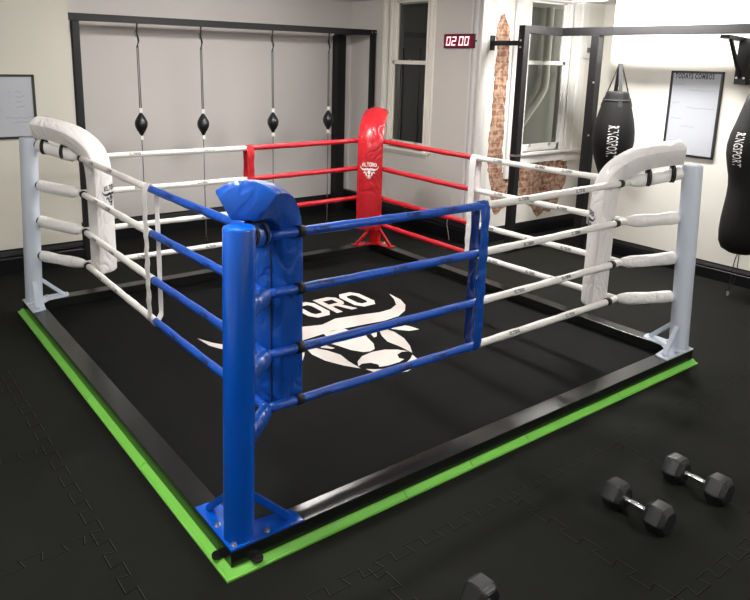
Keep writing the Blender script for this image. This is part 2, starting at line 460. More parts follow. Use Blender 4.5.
# ---- sash windows
def sash_window(name, num, to_world, a0, a1, z0, z1, zm, depth, m, arch=.11, moulds=3, archl=None, archr=None, sill_drop=.06, sill_ext=.1, flip=False):
    """window in local coords: a along the wall, d into the wall; to_world(a, d, z)"""
    root = bpy.data.objects.new('window_%d' % num, None); COL.objects.link(root); root['kind'] = 'structure'
    def bx(bm, a, b, d0, d1, c, e):
        v = []
        for x in (a, b):
            for y in (d0, d1):
                for z in (c, e): v.append(bm.verts.new(to_world(x, y, z)))
        for q in ((0,1,3,2), (4,6,7,5), (0,4,5,1), (2,3,7,6), (0,2,6,4), (1,5,7,3)): bm.faces.new([v[i] for i in q])
    zt = min(z1+.05, ZC)
    bm = bmesh.new()                                    # moulded architrave
    for s, w in ((-1, archl or arch), (1, archr or arch)):
        base = a0 if s < 0 else a1
        n = moulds
        for k in range(n):
            o0, o1 = w*k/n, w*(k+.72)/n
            dd = (-.030, -.018, -.036, -.014)[k % 4]
            bx(bm, base+s*o0, base+s*o1, dd, 0, z0-.02, zt)
            bx(bm, base+s*o1, base+s*w*(k+1)/n, -.010, 0, z0-.02, zt)
    link('window_frame', bm, m, root)
    bm = bmesh.new()                                    # box lining and parting beads
    lw = .03
    for s, base in ((-1, a0), (1, a1)):
        for k, d in enumerate((.0, .045, .09)):
            bx(bm, base, base-s*lw*(.5+.25*k), d, d+.03, z0, z1)
        bx(bm, base, base-s*.012, 0, depth, z0, z1)
    bx(bm, a0, a1, 0, depth, z1-.02, z1)
    link('window_lining', bm, m, root)
    fw = .045
    for nm, za, zb, d, low in (('window_sash', z0, zm+.02, .06, .10), ('window_sash', zm-.02, z1, .11, .05)):
        bm = bmesh.new()
        x0, x1 = a0+.03, a1-.03
        bx(bm, x0, x0+fw, d, d+.035, za, zb); bx(bm, x1-fw, x1, d, d+.035, za, zb)
        bx(bm, x0, x1, d, d+.035, za, za+low); bx(bm, x0, x1, d, d+.035, zb-.045, zb)
        sa = link(nm, bm, m, root)
        bm = bmesh.new(); f = [bm.verts.new(to_world(x, d+.018, z)) for x, z in ((x0+fw, za+low), (x1-fw, za+low), (x1-fw, zb-.045), (x0+fw, zb-.045))]
        bm.faces.new(f[::-1] if flip else f); raw('pane', bm, M['glass'], sa)
        if low > .08:
            bm = bmesh.new()
            for fx in (.25, .75): bx(bm, x0+(x1-x0)*fx-.015, x0+(x1-x0)*fx+.015, d-.02, d, za+.07, za+.10)
            link('sash_lift', bm, M['zinc'], sa)
            bm = bmesh.new(); xm = (x0+x1)/2; bx(bm, xm-.03, xm+.03, d-.012, d+.03, zb, zb+.018)
            link('sash_lock', bm, M['zinc'], sa)
    bm = bmesh.new()
    e = sill_ext
    bx(bm, a0-e, a1+e, -.07, depth, z0-.03, z0); bx(bm, a0-e+.01, a1+e-.01, -.05, 0, z0-.05, z0-.03)
    bx(bm, a0-e+.02, a1+e-.02, -.025, 0, z0-.03-sill_drop, z0-.05)
    link('window_sill', bm, m, root)
    return root
sash_window('w', 1, lambda a, d, z: Vector((XW+d, a, z)), W2['y0'], W2['y1'], W2['z0'], W2['z1'], 2.38, .2, M['trim'], archl=.14, archr=.11, sill_drop=.05, flip=True)
w3 = sash_window('w', 2, lambda a, d, z: Vector((a, YA+d, z)), W3['x0'], W3['x1'], W3['z0'], W3['z1'], 2.42, .18, M['trim_white'], archl=.07, archr=.34, moulds=4, sill_drop=.12, sill_ext=.04)
bm = bmesh.new()
box(bm, W3['x1'], W3['x1']+.33, YA-.08, YA, 1.17, 1.2); box(bm, W3['x1'], W3['x1']+.31, YA-.04, YA, 1.03, 1.17)
link('window_apron', bm, M['trim_white'], w3)
# outside
bm = bmesh.new(); box(bm, 6.15, 6.2, 4.0, 7.2, 0, 4)  # added backdrop beyond the window, painted dark to stand in for the darkness outside
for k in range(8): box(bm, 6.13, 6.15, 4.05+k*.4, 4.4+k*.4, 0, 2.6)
structure(link('backdrop_outside_dark', bm, M['dark_ext']))
bm = bmesh.new(); box(bm, 6.25, 9.0, 4.75, 4.8, 0, 4); box(bm, 6.25, 9.0, 4.7, 4.75, 2.2, 2.26)
structure(link('wall_outside_grey', bm, M['grey_ext']))
bm = bmesh.new()
tube(bm, smooth_path([(7.9, 4.6, 4), (7.9, 4.6, 2.6), (7.9, 4.6, 2.12), (7.82, 4.6, 1.92), (7.5, 4.6, 1.58), (7.2, 4.6, 1.25), (6.95, 4.6, .98)], 5), .062, 12)
dp = link('downpipe', bm, M['pipe']); tag(dp, 'pale bent drainpipe outside the alcove window, behind the glass', 'drainpipe')
bm = bmesh.new(); tube(bm, [(8.25, 4.6, 0), (8.25, 4.6, 4)], .04, 12)
dp = link('downpipe', bm, M['pipe']); tag(dp, 'straight upright drainpipe outside the alcove window, right of the bent one', 'drainpipe')

# ------------------------------------------------------------------ ring: rails, mat, edging
def rail(name, x0, x1, y0, y1, label, lugs=()):
    t = thing(name, label, 'frame rail', ((x0+x1)/2, (y0+y1)/2, 0), 0, 'steel rails round the foot of the ring')
    bm = bmesh.new(); cx, cy = (x0+x1)/2, (y0+y1)/2
    box(bm, x0-cx, x1-cx, y0-cy, y1-cy, .03, .116, bev=.004)
    tb = link('tube', bm, M['rail'], t)
    for lx, ly in lugs:
        bm = bmesh.new(); tube(bm, [(lx-cx, ly-cy, .0305), (lx-cx, ly-cy, .042)], .030, 18)
        tube(bm, [(lx-cx, ly-cy, .042), (lx-cx, ly-cy, .050)], .014, 12)
        link('lug', bm, M['rail'], tb)
    return t
O, I = -.085, .045
rail('frame_rail', O, S-O, O, I, 'long black steel rail along the ring front, blue post to right white post', [(.045, -.100)])
rail('frame_rail', O, S-O, S-I, S-O, 'black steel rail along the far side, left white post to red post')
rail('frame_rail', O, I, I, S-I, 'black steel rail along the left ring side, blue post to left white post', [(-.100, .03)])
rail('frame_rail', S-I, S-O, I, S-I, 'black steel rail on the right ring side, right white post to red post')

t = thing('ring_canvas', 'black ring floor mat printed with a white bull head and lettering', 'mat', (S/2, S/2, 0))
bm = bmesh.new(); h = S/2-I-.002
box(bm, -h, h, -h, h, .0, .03)
link('mat', bm, M['canvas'], t)
bm = bmesh.new(); mf = lambda x, y: Vector((x-.007, y-S/2, .0312))
bull(bm, mf); eltoro(bm, mf, -.81, .81, 2.44, 2.87)
link('logo', bm, M['print_white'], t)

def edging(a0, a1, horizontal, label, corner0=False, corner1=False):
    prof = [(-.130, 0), (-.130, .010), (-.120, .012), (-.117, .0085), (-.112, .014), (-.092, .030), (-.08, .031), (-.02, .03), (-.02, 0)]
    bm = bmesh.new()
    def end(a, o, cut): return a+(o if cut == 'lo' else (-o if cut == 'hi' else 0))
    g = .003
    ra = []; rb = []
    for o, z in prof:
        s0 = a0+g if not corner0 else o
        s1 = a1-g if not corner1 else a1
        ra.append((s0, o, z)); rb.append((s1, o, z))
    f = (lambda p: Vector(p)) if horizontal else (lambda p: Vector((p[1], p[0], p[2])))
    va = [bm.verts.new(f(p)) for p in ra]; vb = [bm.verts.new(f(p)) for p in rb]; n = len(prof)
    for i in range(n): bm.faces.new((va[i], va[(i+1) % n], vb[(i+1) % n], vb[i]))
    bm.faces.new(va); bm.faces.new(vb)
    o = link('edging_strip', bm, M['green'])
    tag(o, label, 'edging strip', 'green edging strips')
xs = [-.128, .99, 1.52, 2.04, 3.09, S+.105]
names = ['green edging strip at the front of the ring, meeting the corner by the blue post',
         'green edging strip at the ring front, second from the blue post',
         'green edging strip at the ring front, middle of five',
         'green edging strip at the ring front, next to last before the right white post',
         'green edging strip at the ring front, ending by the right white post']
for i in range(5): edging(xs[i], xs[i+1], True, names[i], corner0=(i == 0))
ys = [-.128, 1.02, 2.06, 3.1, S+.105]
names = ['green edging strip on the left ring side, meeting the corner by the blue post',
         'green edging strip on the left ring side, second from the blue post',
         'green edging strip on the left ring side, second from the left white post',
         'green edging strip on the left ring side, ending by the left white post']
for i in range(4): edging(ys[i], ys[i+1], False, names[i], corner0=(i == 0))

# ------------------------------------------------------------------ corners
# frame for a corner: origin at the post centre, local +x along one side, +y along the other
corners = {'blue': ((0, 0), 0.), 'right': ((S, 0), PI/2), 'red': ((S, S), PI), 'left': ((0, S), -PI/2)}
pmat = {'blue': 'blue_paint', 'right': 'white_paint', 'red': 'red_paint', 'left': 'white_paint'}
vmat = {'blue': 'blue_vinyl', 'right': 'white_vinyl', 'red': 'red_vinyl', 'left': 'white_vinyl'}
plabel = {'blue': 'glossy blue round steel corner post, nearest of the four',
          'right': 'pale grey round steel corner post at the right end of the ring front',
          'red': 'red round steel corner post standing behind the red corner pad',
          'left': 'pale grey round steel corner post at the left end of the ring'}
ZT = 1.658
def make_post(c):
    (px, py), rz = corners[c]; m = M[pmat[c]]
    t = thing('corner_post', plabel[c], 'ring post', (px, py, 0), rz, 'ring corner posts')
    bm = bmesh.new(); r = .0755; lean = .051
    prof = [(0, .126, r), (.98, 0, r), (.992, 0, r*.985), (1., 0, r*.93)]
    pts = []; rs = []
    for k in range(9):
        z = .120+(ZT-.120)*.99*k/8; q = lean*(z-.12)/(ZT-.12); pts.append((q, q, z)); rs.append(r)
    pts += [(lean, lean, ZT-.006), (lean, lean, ZT)]; rs += [r*.985, r*.92]
    tube(bm, pts, rs, 40); link('post', bm, m, t, autosmooth=50)
    bm = bmesh.new()                                   # L-shaped foot plate
    L = [(-.085, -.085), (.32, -.085), (.32, -.02), (.30, .03), (.12, .055), (.055, .12), (.03, .30), (-.02, .32), (-.085, .32)]
    prism(bm, L, lambda x, y: Vector((x, y, .1165)), lambda x, y: Vector((x, y, .1265)))
    plate = link('foot_plate', bm, m, t)
    for ax in (0, 1):
        bm = bmesh.new()
        a, b = ((.27, -.03, .13), (.06, .0, .33)) if ax == 0 else ((-.03, .27, .13), (.0, .06, .33))
        obox(bm, a, b, .038, .034, bev=.006)
        link('brace', bm, m, t)
    for bx_, by_ in ((-.055, -.055), (.125, -.055), (-.055, .125)):
        bm = bmesh.new()
        tube(bm, [(bx_, by_, .1265), (bx_, by_, .130)], .017, 16); tube(bm, [(bx_, by_, .130), (bx_, by_, .140)], .0105, 6)
        link('bolt', bm, M['zinc'], plate)
    return t
for c in ('blue', 'right', 'red', 'left'): make_post(c)

ROPE_Z = [1.50, 1.178, .832, .517]
ATT_Z = [1.595, 1.232, .900, .570]
DI = .38                                        # how far the ropes run inside the posts
UC = DI*math.sqrt(2)
RR = .0265
k2 = math.sqrt(.5)

def round_poly(pts, r, n=3):
    out = []; m = len(pts)
    for i in range(m):
        p = Vector(pts[i]); a = Vector(pts[i-1])-p; b = Vector(pts[(i+1) % m])-p
        ra = min(r, a.length*.45); rb = min(r, b.length*.45)
        A = p+a.normalized()*ra; B = p+b.normalized()*rb
        for k in range(n+1):
            s = k/n; out.append(((1-s)**2)*A+2*s*(1-s)*p+s*s*B)
    return out
# cushion cross-section: x sideways, y depth (0 at the rounded front)
sec = []
for k in range(9):
    a = -.15+.3*k/8; sec.append((a, -.058*(a/.15)**2))
sec += [(.068, -.19), (-.068, -.19)]
SEC = round_poly(sec, .014, 2)
SEC = [Vector(p) for p in SEC]
def make_pad(c, label, logo_mat):
    (px, py), rz = corners[c]
    t = thing('corner_pad', label, 'corner pad', (px, py, 0), rz+PI/4, 'ring corner pads')   # local +x runs inward along the diagonal
    path = [(.185, 1.853), (.29, 1.838), (.42, 1.812), (.54, 1.772), (.64, 1.715), (.72, 1.645), (.775, 1.56), (.806, 1.46), (.818, 1.34), (.82, 1.15), (.82, .9), (.82, .7), (.82, .47)]
    P = smooth_path([(x, 0, z) for x, z in path], 4)
    bm = bmesh.new(); rings = []; n = len(P)
    scale_end = {0: .90, n-1: .90}
    P2 = [P[0]] + [P[0].lerp(P[1], .25)] + P[1:-1] + [P[-1].lerp(P[-2], .15)] + [P[-1]]
    N = len(P2)
    for i, p in enumerate(P2):
        d = (P2[min(i+1, N-1)]-P2[max(i-1, 0)]).normalized()
        nr = Vector((-d.z, 0, d.x)) * -1
        if nr.dot(Vector((1, 0, .6))) < 0: nr = -nr
        sc = .93 if i in (0, N-1) else 1.
        ring = []
        for q in SEC:
            qq = Vector((q.x*sc, (q.y+.09)*sc-.09))
            puff = .004*math.sin(i*1.3+q.x*30)
            ring.append(bm.verts.new(p + Vector((0, 1, 0))*qq.x*(1+puff) + nr*qq.y))
        rings.append(ring)
    for a, b in zip(rings, rings[1:]):
        for k in range(len(SEC)):
            bm.faces.new((a[k], a[(k+1) % len(SEC)], b[(k+1) % len(SEC)], b[k]))
    bm.faces.new(rings[0]); bm.faces.new(rings[-1])
    cu = link('cushion', bm, M[vmat[c]], t, autosmooth=48)
    bm = bmesh.new()                                   # zip up the back
    obox(bm, (.6285, 0, 1.50), (.6285, 0, .49), .010, .006, up=(0, 1, 0)); obox(bm, (.6275, 0, 1.50), (.6275, 0, .49), .006, .010, up=(1, 0, 0))
    link('zip', bm, M['strap'], cu)
    for u in (.22, .40):                               # webbing loops tying the cushion to the top fitting
        zc = ATT_Z[0]+(ROPE_Z[0]-ATT_Z[0])*(u-.09)/(UC-.09)
        top = 1.865-.19-.02*u
        bm = bmesh.new(); pts = []
        for k in range(17):
            a = 2*PI*k/16; pts.append((u, .049*math.cos(a), zc+.008+(.070 if math.sin(a) > 0 else .060)*math.sin(a)))
        for w in (-.012, 0, .012):
            tube(bm, [(q[0]+w, q[1], q[2]) for q in pts], .0055, 6, caps=False)
        link('strap', bm, M['strap'], t)
    bm = bmesh.new(); s = .098                        # emblem on the front
    def mf(x, y):
        v = x*s; zz = 1.165+(y-1.95)*s
        return Vector((.8215-.058*(v/.15)**2+.0015, v, zz))
    bull(bm, mf); eltoro(bm, mf, -.86, .86, 2.5, 2.85, arch=.45)
    link('logo', bm, logo_mat, cu)
    return t
make_pad('blue', 'blue vinyl corner pad hooking over the ropes behind the blue post', M['ink_white'])
make_pad('right', 'white vinyl corner pad arching from the right pale grey post', M['ink'])
make_pad('red', 'red vinyl corner pad with a small white bull emblem', M['ink_white'])
make_pad('left', 'white vinyl corner pad arching from the left pale grey post', M['ink'])

lev = ['topmost', 'second from top', 'third from top', 'lowest']
def make_cover(c, k, cname):
    (px, py), rz = corners[c]
    t = thing('turnbuckle_cover', '%s %s turnbuckle cover, %s, between post and corner pad' % (cname, 'padded', lev[k]), 'turnbuckle cover', (px, py, 0), rz+PI/4, 'padded turnbuckle covers')
    z0, z1 = ATT_Z[k], ROPE_Z[k]
    q = .072*(z0/ZT)
    u0, u1 = q+.074, UC+.005
    pts = []; rs = []
    prof = [(0, .034), (.03, .050), (.15, .054), (.4, .050), (.62, .054), (.8, .053), (.92, .040), (1, .026)]
    for s, r in prof:
        pts.append((u0+(u1-u0)*s, 0, z0+(z1-z0)*s - .006*math.sin(s*PI))); rs.append(r*(1+random.uniform(-.06, .06)))
    pts = smooth_path(pts, 3); R2 = []
    for i in range(len(rs)-1):
        for j in range(3): R2.append(rs[i]+(rs[i+1]-rs[i])*j/3)
    R2.append(rs[-1])
    bm = bmesh.new(); tube(bm, pts, R2, 16, flat=.8); link('cover', bm, M[vmat[c]], t)
    bm = bmesh.new(); e = u0
    tube(bm, [(e-.008, 0, z0), (e+.004, 0, z0)], .034, 14); link('end_ring', bm, M['strap'] if c == 'left' else M[pmat[c]], t)
    bm = bmesh.new(); obox(bm, (u0+.04, 0, z0-.044), (u1-.06, 0, z1-.040), .012, .006); link('closure_strip', bm, M['strap'] if c != 'right' else M['white_vinyl'], t)
for k in range(4):
    make_cover('blue', k, 'blue'); make_cover('right', k, 'white right-hand'); make_cover('left', k, 'white left-hand')

# ------------------------------------------------------------------ ropes
# side: origin corner point, direction, colours from start to end, viewing normal
sides = [
    ('front', Vector((DI, DI, 0)), Vector((1, 0, 0)), S-2*DI, 'blue', 'white', Vector((0, -1, 0)), .205, .13, 'ring front, blue half then white half'),
    ('left', Vector((DI, S-DI, 0)), Vector((0, -1, 0)), S-2*DI, 'white', 'blue', Vector((-1, 0, 0)), .085, .205, 'left ring side, white half then blue half'),
    ('far', Vector((DI, S-DI, 0)), Vector((1, 0, 0)), S-2*DI, 'white', 'red', Vector((0, -1, 0)), .085, .10, 'far ring side, white half then red half'),
    ('right', Vector((S-DI, S-DI, 0)), Vector((0, -1, 0)), S-2*DI, 'red', 'white', Vector((-1, 0, 0)), .10, .12, 'right ring side, red half then white half'),
]
MID = {'front': 1.64, 'left': 1.70, 'far': 1.72, 'right': 1.62}   # where the colours meet, along the rope
for sname, p0, d, L, c0, c1, nv, b0, b1, desc in sides:
    mid = MID[sname]
    for k, z in enumerate(ROPE_Z):
        t = thing('ring_rope', '%s rope of the %s' % (lev[k], desc), 'rope', (p0.x, p0.y, 0), 0, 'padded ring ropes')
        def P(s, z=z): return d*s + Vector((0, 0, z-.012*math.sin(PI*s/L)))
        for (s0, s1, cc) in ((0, mid, c0), (mid, L, c1)):
            bm = bmesh.new(); n = 26; pts = []; rs = []
            for i in range(n+1):
                s = s0+(s1-s0)*i/n; pts.append(P(s)); rs.append(RR*(1+.05*math.sin(s*17+k*2)+.03*math.sin(s*41)))
            tube(bm, pts, rs, 14); link('sleeve', bm, M[cc+'_sleeve'], t)
        for s in (b0, L-b1):
            if (sname, s) in (): continue
            bm = bmesh.new(); tube(bm, [P(s-.022), P(s+.022)], RR*1.22, 16); link('fastening_band', bm, M['strap'], t)
        # printed name on the sleeves
        spots = {'front': [.33, .95, 1.32, 2.05, 2.62], 'left': [.45, .85, 2.1, 2.6], 'far': [.5, 1.2], 'right': [1.95, 2.4, 2.75]}[sname]
        for j, s in enumerate(spots):
            bm = bmesh.new()
            s = s+.05*math.sin(k*2.3+j*1.7)
            side = nv
            h_ = .026
            phi0 = .35+.25*math.sin(k*1.7+j)
            def mf(x, y, s=s, phi0=phi0):
                a = phi0 + y/RR
                return P(s+x*1.0)+(nv*math.cos(a)+Vector((0, 0, 1))*math.sin(a))*(RR*1.09)
            # keep the letters reading left to right for someone outside the ring
            eltoro(bm, mf, -.052, .052, -.011, .011)
            link('printed_name', bm, M['ink'], t)

def separator(label, cen, d, nv, m, z1=ROPE_Z[0]+RR+.006, z0=ROPE_Z[3]-RR-.006):
    t = thing('rope_separator', label, 'rope separator', (cen.x, cen.y, 0), 0, 'rope separators')
    for s, nm in ((1, 'outer_strap'), (-1, 'inner_strap')):
        bm = bmesh.new(); n = 28; ra = []; rows = []
        for i in range(n+1):
            z = z1+(z0-z1)*i/n
            off = .034+.008*math.cos(i*1.9)*(.5)
            if s < 0: off = .05
            if i in (0, n): off = .008
            if i in (1, n-1): off = .03
            w = .039+.003*math.sin(i*.9)
            row = []
            for q, e in ((-w, 0), (w, 0), (w, .004), (-w, .004)):
                row.append(bm.verts.new(d*q+nv*s*(off+e)+Vector((0, 0, z-.012))))
            rows.append(row)
        for a, b in zip(rows, rows[1:]):
            for k in range(4): bm.faces.new((a[k], a[(k+1) % 4], b[(k+1) % 4], b[k]))
        bm.faces.new(rows[0]); bm.faces.new(rows[-1])
        link(nm, bm, m, t, autosmooth=40)
X, Y = Vector((1, 0, 0)), Vector((0, 1, 0))
separator('blue vertical rope separator strap in the middle of the ring front', Vector((DI+MID['front']-.02, DI, 0)), X, -Y, M['blue_vinyl'])
separator('white vertical rope separator strap in the middle of the left ring side', Vector((DI, S-DI-MID['left']+.02, 0)), Y, -X, M['white_vinyl'])
separator('red vertical rope separator strap in the middle of the far ring side', Vector((DI+MID['far']-.02, S-DI, 0)), X, -Y, M['red_vinyl'])
separator('white vertical rope separator strap between red and white ropes of the right ring side', Vector((S-DI, S-DI-MID['right']-.02, 0)), Y, -X, M['white_vinyl'])

# ------------------------------------------------------------------ speed ball rack (left) and balls
RX0, RX1, RY, RY2 = .98, 5.235, 5.70, 6.29
t = thing('ball_rack', 'black square-tube steel rack in the recess holding four small balls', 'rack', (0, 0, 0))
bm = bmesh.new(); box(bm, .875, RX1+.04, RY-.04, RY+.04, 2.755, 2.835, bev=.004); link('top_beam', bm, M['steel'], t)
for x, y, w in ((RX0, RY, .04), (RX1, RY, .035), (5.05, RY2, .075)):
    bm = bmesh.new(); box(bm, x-w, x+w, y-w, y+w, .0, 2.755, bev=.004); link('upright', bm, M['steel'], t)
bm = bmesh.new(); box(bm, 5.00, 5.10, RY+.04, RY2+.07, 2.757, 2.833, bev=.004); link('side_beam', bm, M['steel'], t)
bm = bmesh.new(); box(bm, 5.13, 5.20, RY+.036, RY2+.05, .30, .37, bev=.004); link('side_brace', bm, M['steel'], t)
for y in (RY-.041,):
    bm = bmesh.new()
    for x in (5.19, 5.25): tube(bm, [(x, y, 2.80), (x, y-.008, 2.80)], .009, 8)
    link('bolt', bm, M['zinc'], t)

def make_ball(x, label, zc):
    t = thing('double_end_ball', label, 'punch ball', (x, RY, 0), 0, 'double-end punch balls')
    bm = bmesh.new()
    prof = [(.006, -.150), (.018, -.135), (.030, -.110), (.052, -.075), (.071, -.035), (.077, 0), (.073, .035), (.056, .072), (.035, .105), (.018, .130), (.006, .145)]
    lathe(bm, prof, (0, 0, zc), 24); bl = link('bladder', bm, M['leather'], t)
    for k in range(4):
        a = k*PI/2+.4; bm = bmesh.new()
        tube(bm, [(math.cos(a)*r*1.01, math.sin(a)*r*1.01, zc+h) for r, h in prof[1:-1]], .0022, 5); link('seam', bm, M['strap'], bl)
    for s in (1, -1):
        bm = bmesh.new(); box(bm, -.020, .020, -.012, .012, zc+s*.165-.028, zc+s*.165+.028, bev=.004); link('buckle', bm, M['tag'], t)
    bm = bmesh.new()
    tube(bm, [(-.009, 0, zc+.19), (-.014, 0, 2.50)], .0065, 8); tube(bm, [(.010, 0, zc+.19), (.004, 0, 2.50)], .0065, 8)
    link('upper_cord', bm, M['cord'], t)
    bm = bmesh.new(); tube(bm, smooth_path([(-.012, 0, 2.48), (.012, .004, 2.56), (-.006, 0, 2.64), (0, 0, 2.756)], 4), [.008]*4+[.012]*4+[.010]*4+[.014], 8)
    tube(bm, smooth_path([(0, -.01, 2.70), (-.035, -.02, 2.66), (-.03, -.02, 2.60)], 4), .004, 6)
    link('top_knot', bm, M['strap'], t)
    bm = bmesh.new()
    tube(bm, [(0, 0, zc-.19), (.003, 0, .30), (.002, 0, .02)], .007, 8)
    link('lower_cord', bm, M['cord'], t)
    bm = bmesh.new(); tube(bm, [(.002, 0, 0), (.002, 0, .012)], .03, 14); tube(bm, [(.002, 0, .012), (.002, 0, .05)], .012, 10)
    tube(bm, [(.0, 0, .33), (.0, 0, .42)], .013, 8)
    link('anchor_hook', bm, M['strap'], t)
make_ball(1.69, 'small black double-end ball on cords, leftmost of four under the rack', 1.575)
make_ball(2.50, 'small black double-end ball on cords, second from the left of four', 1.545)
make_ball(3.53, 'small black double-end ball on cords, third from the left of four', 1.535)
make_ball(4.45, 'small black double-end ball on cords, rightmost, beside the thick upright', 1.54)

# ------------------------------------------------------------------ heavy bag rack (right)
BX = 6.28
t = thing('bag_rack', 'black square-tube steel bag rack in front of the alcove and right wall', 'rack', (0, 0, 0))
ax, ay = 5.54, 3.11
for x, y, w, z1 in ((ax, ay, .048, 2.86), (BX, 2.58, .055, 2.76), (BX, -1.6, .05, 2.76)):
    bm = bmesh.new(); box(bm, x-w, x+w, y-w, y+w, 0, z1, bev=.004); link('upright', bm, M['steel'], t)
bm = bmesh.new(); box(bm, ax+.048, BX-.05, ay-.045, ay+.045, 2.765, 2.86, bev=.004); link('cross_beam', bm, M['steel'], t)
bm = bmesh.new(); box(bm, BX-.05, BX+.05, -1.7, ay+.045, 2.761, 2.86, bev=.004); link('long_beam', bm, M['steel'], t)
bm = bmesh.new(); box(bm, ax+.048, BX+.05, ay-.03, ay+.03, 0, .05, bev=.003); box(bm, BX-.03, BX+.03, 2.64, ay-.03, 0, .05, bev=.003); link('floor_rail', bm, M['rail'], t)
bm = bmesh.new(); box(bm, ax-.025, ax+.025, ay+.048, YA-.012, 2.62, 2.68, bev=.003)
box(bm, ax-.04, ax+.04, YA-.013, YA-.001, 2.56, 2.745); link('wall_arm', bm, M['steel'], t)
bm = bmesh.new(); box(bm, ax-.055, ax+.052, ay-.052, ay+.052, 1.26, 1.285); link('collar', bm, M['zinc'], t)
bm = bmesh.new()
for p in ((ax-.05, ay-.0, 2.68), (ax-.05, ay, 2.60)): tube(bm, [p, (p[0]-.012, p[1], p[2])], .012, 8)
tube(bm, [(BX-.05, ay, 2.81), (BX-.064, ay, 2.81)], .014, 8)
for z in (2.2, 1.55): tube(bm, [(BX-.055, 2.54, z), (BX-.067, 2.54, z)], .012, 8)
for y in (.70, .9): tube(bm, [(BX-.01, y, 2.86), (BX-.01, y, 2.875)], .012, 8)
link('bolt', bm, M['zinc'], t)
bm = bmesh.new()                                        # bracket tying the beam to the right wall
box(bm, 6.59, 6.69, .90, 1.03, 2.24, 2.73, bev=.004)
obox(bm, (BX-.02, 1.03, 2.735), (6.66, 1.03, 2.715), .10, .04)
obox(bm, (BX+.06, 1.00, 2.71), (6.60, .975, 2.32), .035, .03)
link('wall_bracket', bm, M['steel'], t)
bm = bmesh.new()
for y in (.925, 1.0): tube(bm, [(6.59, y, 2.31), (6.575, y, 2.31)], .012, 8)
link('bolt', bm, M['zinc'], t)

def chain(bm, x, y, z0, z1, r=.012, link_h=.045):
    n = int((z0-z1)/(link_h*.72)); dz = (z0-z1)/n
    for i in range(n):
        zc = z0-dz*(i+.5); pts = []
        for k in range(13):
            a = 2*PI*k/12; c, s = math.cos(a)*r*1.1, math.sin(a)*dz*.66
            pts.append((x+(c if i % 2 else 0), y+(0 if i % 2 else c), zc+s))
        tube(bm, pts, .0035, 6, caps=False)

# teardrop bag
cam_dir = math.atan2(-1.0, -1.62)                       # the printed side faces the room
t = thing('teardrop_bag', 'black teardrop punch bag hanging by a chain beside the rack upright', 'punch bag', (BX, 2.23, 0))
bm = bmesh.new()
prof = [(.02, .98), (.07, 1.0), (.115, 1.06), (.16, 1.17), (.205, 1.30), (.235, 1.42), (.247, 1.52), (.243, 1.62), (.225, 1.74), (.195, 1.86), (.165, 1.97), (.140, 2.06), (.133, 2.09), (.12, 2.105), (.02, 2.11)]
lathe(bm, prof, seg=36); link('body', bm, M['canvas_bag'], t)
bm = bmesh.new()
for z in (2.0,): lathe(bm, [(.155, z-.012), (.163, z-.012), (.157, z+.012), (.15, z+.012)], seg=36)
link('rim_band', bm, M['strap'], t)
for k in range(4):
    a = cam_dir+.25+k*PI/2; bm = bmesh.new(); r0 = Vector((math.cos(a), math.sin(a), 0))
    obox(bm, r0*.145+Vector((0, 0, 2.02)), r0*.015+Vector((0, 0, 2.43)), .045, .006, up=r0)
    obox(bm, r0*.180+Vector((0, 0, 1.93)), r0*.152+Vector((0, 0, 2.03)), .045, .006, up=r0)
    link('strap', bm, M['strap'], t)
bm = bmesh.new(); chain(bm, 0, 0, 2.78, 2.42); tube(bm, smooth_path([(.0, .0, 2.60), (.03, .02, 2.62), (.035, .03, 2.58), (0, 0, 2.56)], 4), .006, 6)
link('chain', bm, M['chrome'], t)
def on_bag(prof, c_ang, zc):
    def rad(z):
        for (r0, z0), (r1, z1) in zip(prof, prof[1:]):
            if z0 <= z <= z1: return r0+(r1-r0)*(z-z0)/(z1-z0)
        return .1
    def mf(x, y):                                       # text runs downwards
        z = zc-x; r = rad(z)+.0025; a = c_ang+y/ rad(zc)
        return Vector((math.cos(a)*r, math.sin(a)*r, z))
    return mf
bm = bmesh.new(); put_text(bm, 'RINGSPORT', .18, on_bag(prof, cam_dir-.02, 1.52), squeeze=.37); link('lettering', bm, M['ink_white'], t)

# hourglass bag at the right edge
t = thing('uppercut_bag', 'big black waisted punch bag cut by the right picture edge', 'punch bag', (BX, .57, 0))
bm = bmesh.new()
prof2 = [(.02, .475), (.12, .49), (.19, .53), (.222, .60), (.232, .72), (.228, .85), (.216, .98), (.205, 1.1), (.203, 1.2), (.212, 1.3), (.240, 1.42), (.262, 1.53), (.265, 1.63), (.248, 1.74), (.215, 1.85), (.185, 1.96), (.155, 2.07), (.14, 2.14), (.12, 2.16), (.02, 2.165)]
lathe(bm, prof2, seg=40); link('body', bm, M['canvas_bag'], t)
for k in range(4):
    a = cam_dir+.5+k*PI/2; bm = bmesh.new(); r0 = Vector((math.cos(a), math.sin(a), 0))
    obox(bm, r0*.150+Vector((0, 0, 2.10)), r0*.015+Vector((0, 0, 2.50)), .045, .006, up=r0); link('strap', bm, M['strap'], t)
bm = bmesh.new(); chain(bm, 0, 0, 2.78, 2.49); link('chain', bm, M['chrome'], t)
bm = bmesh.new(); put_text(bm, 'RINGSPORT', .15, on_bag(prof2, cam_dir-.80, 1.60), squeeze=.40); link('lettering', bm, M['ink_white'], t)
bm = bmesh.new()
tube(bm, smooth_path([(0, 0, .49), (-.03, .02, .42), (-.05, .03, .2), (-.055, .035, .06)], 4), .005, 6)
tube(bm, smooth_path([(0, 0, .46), (.0, .0, .38), (-.02, -.005, .2), (-.045, .03, .06)], 4), .005, 6)
link('cord', bm, M['strap'], t)
bm = bmesh.new(); pts = [(-.055+.02*math.cos(2*PI*k/12), .035, .025+.02*math.sin(2*PI*k/12)) for k in range(13)]
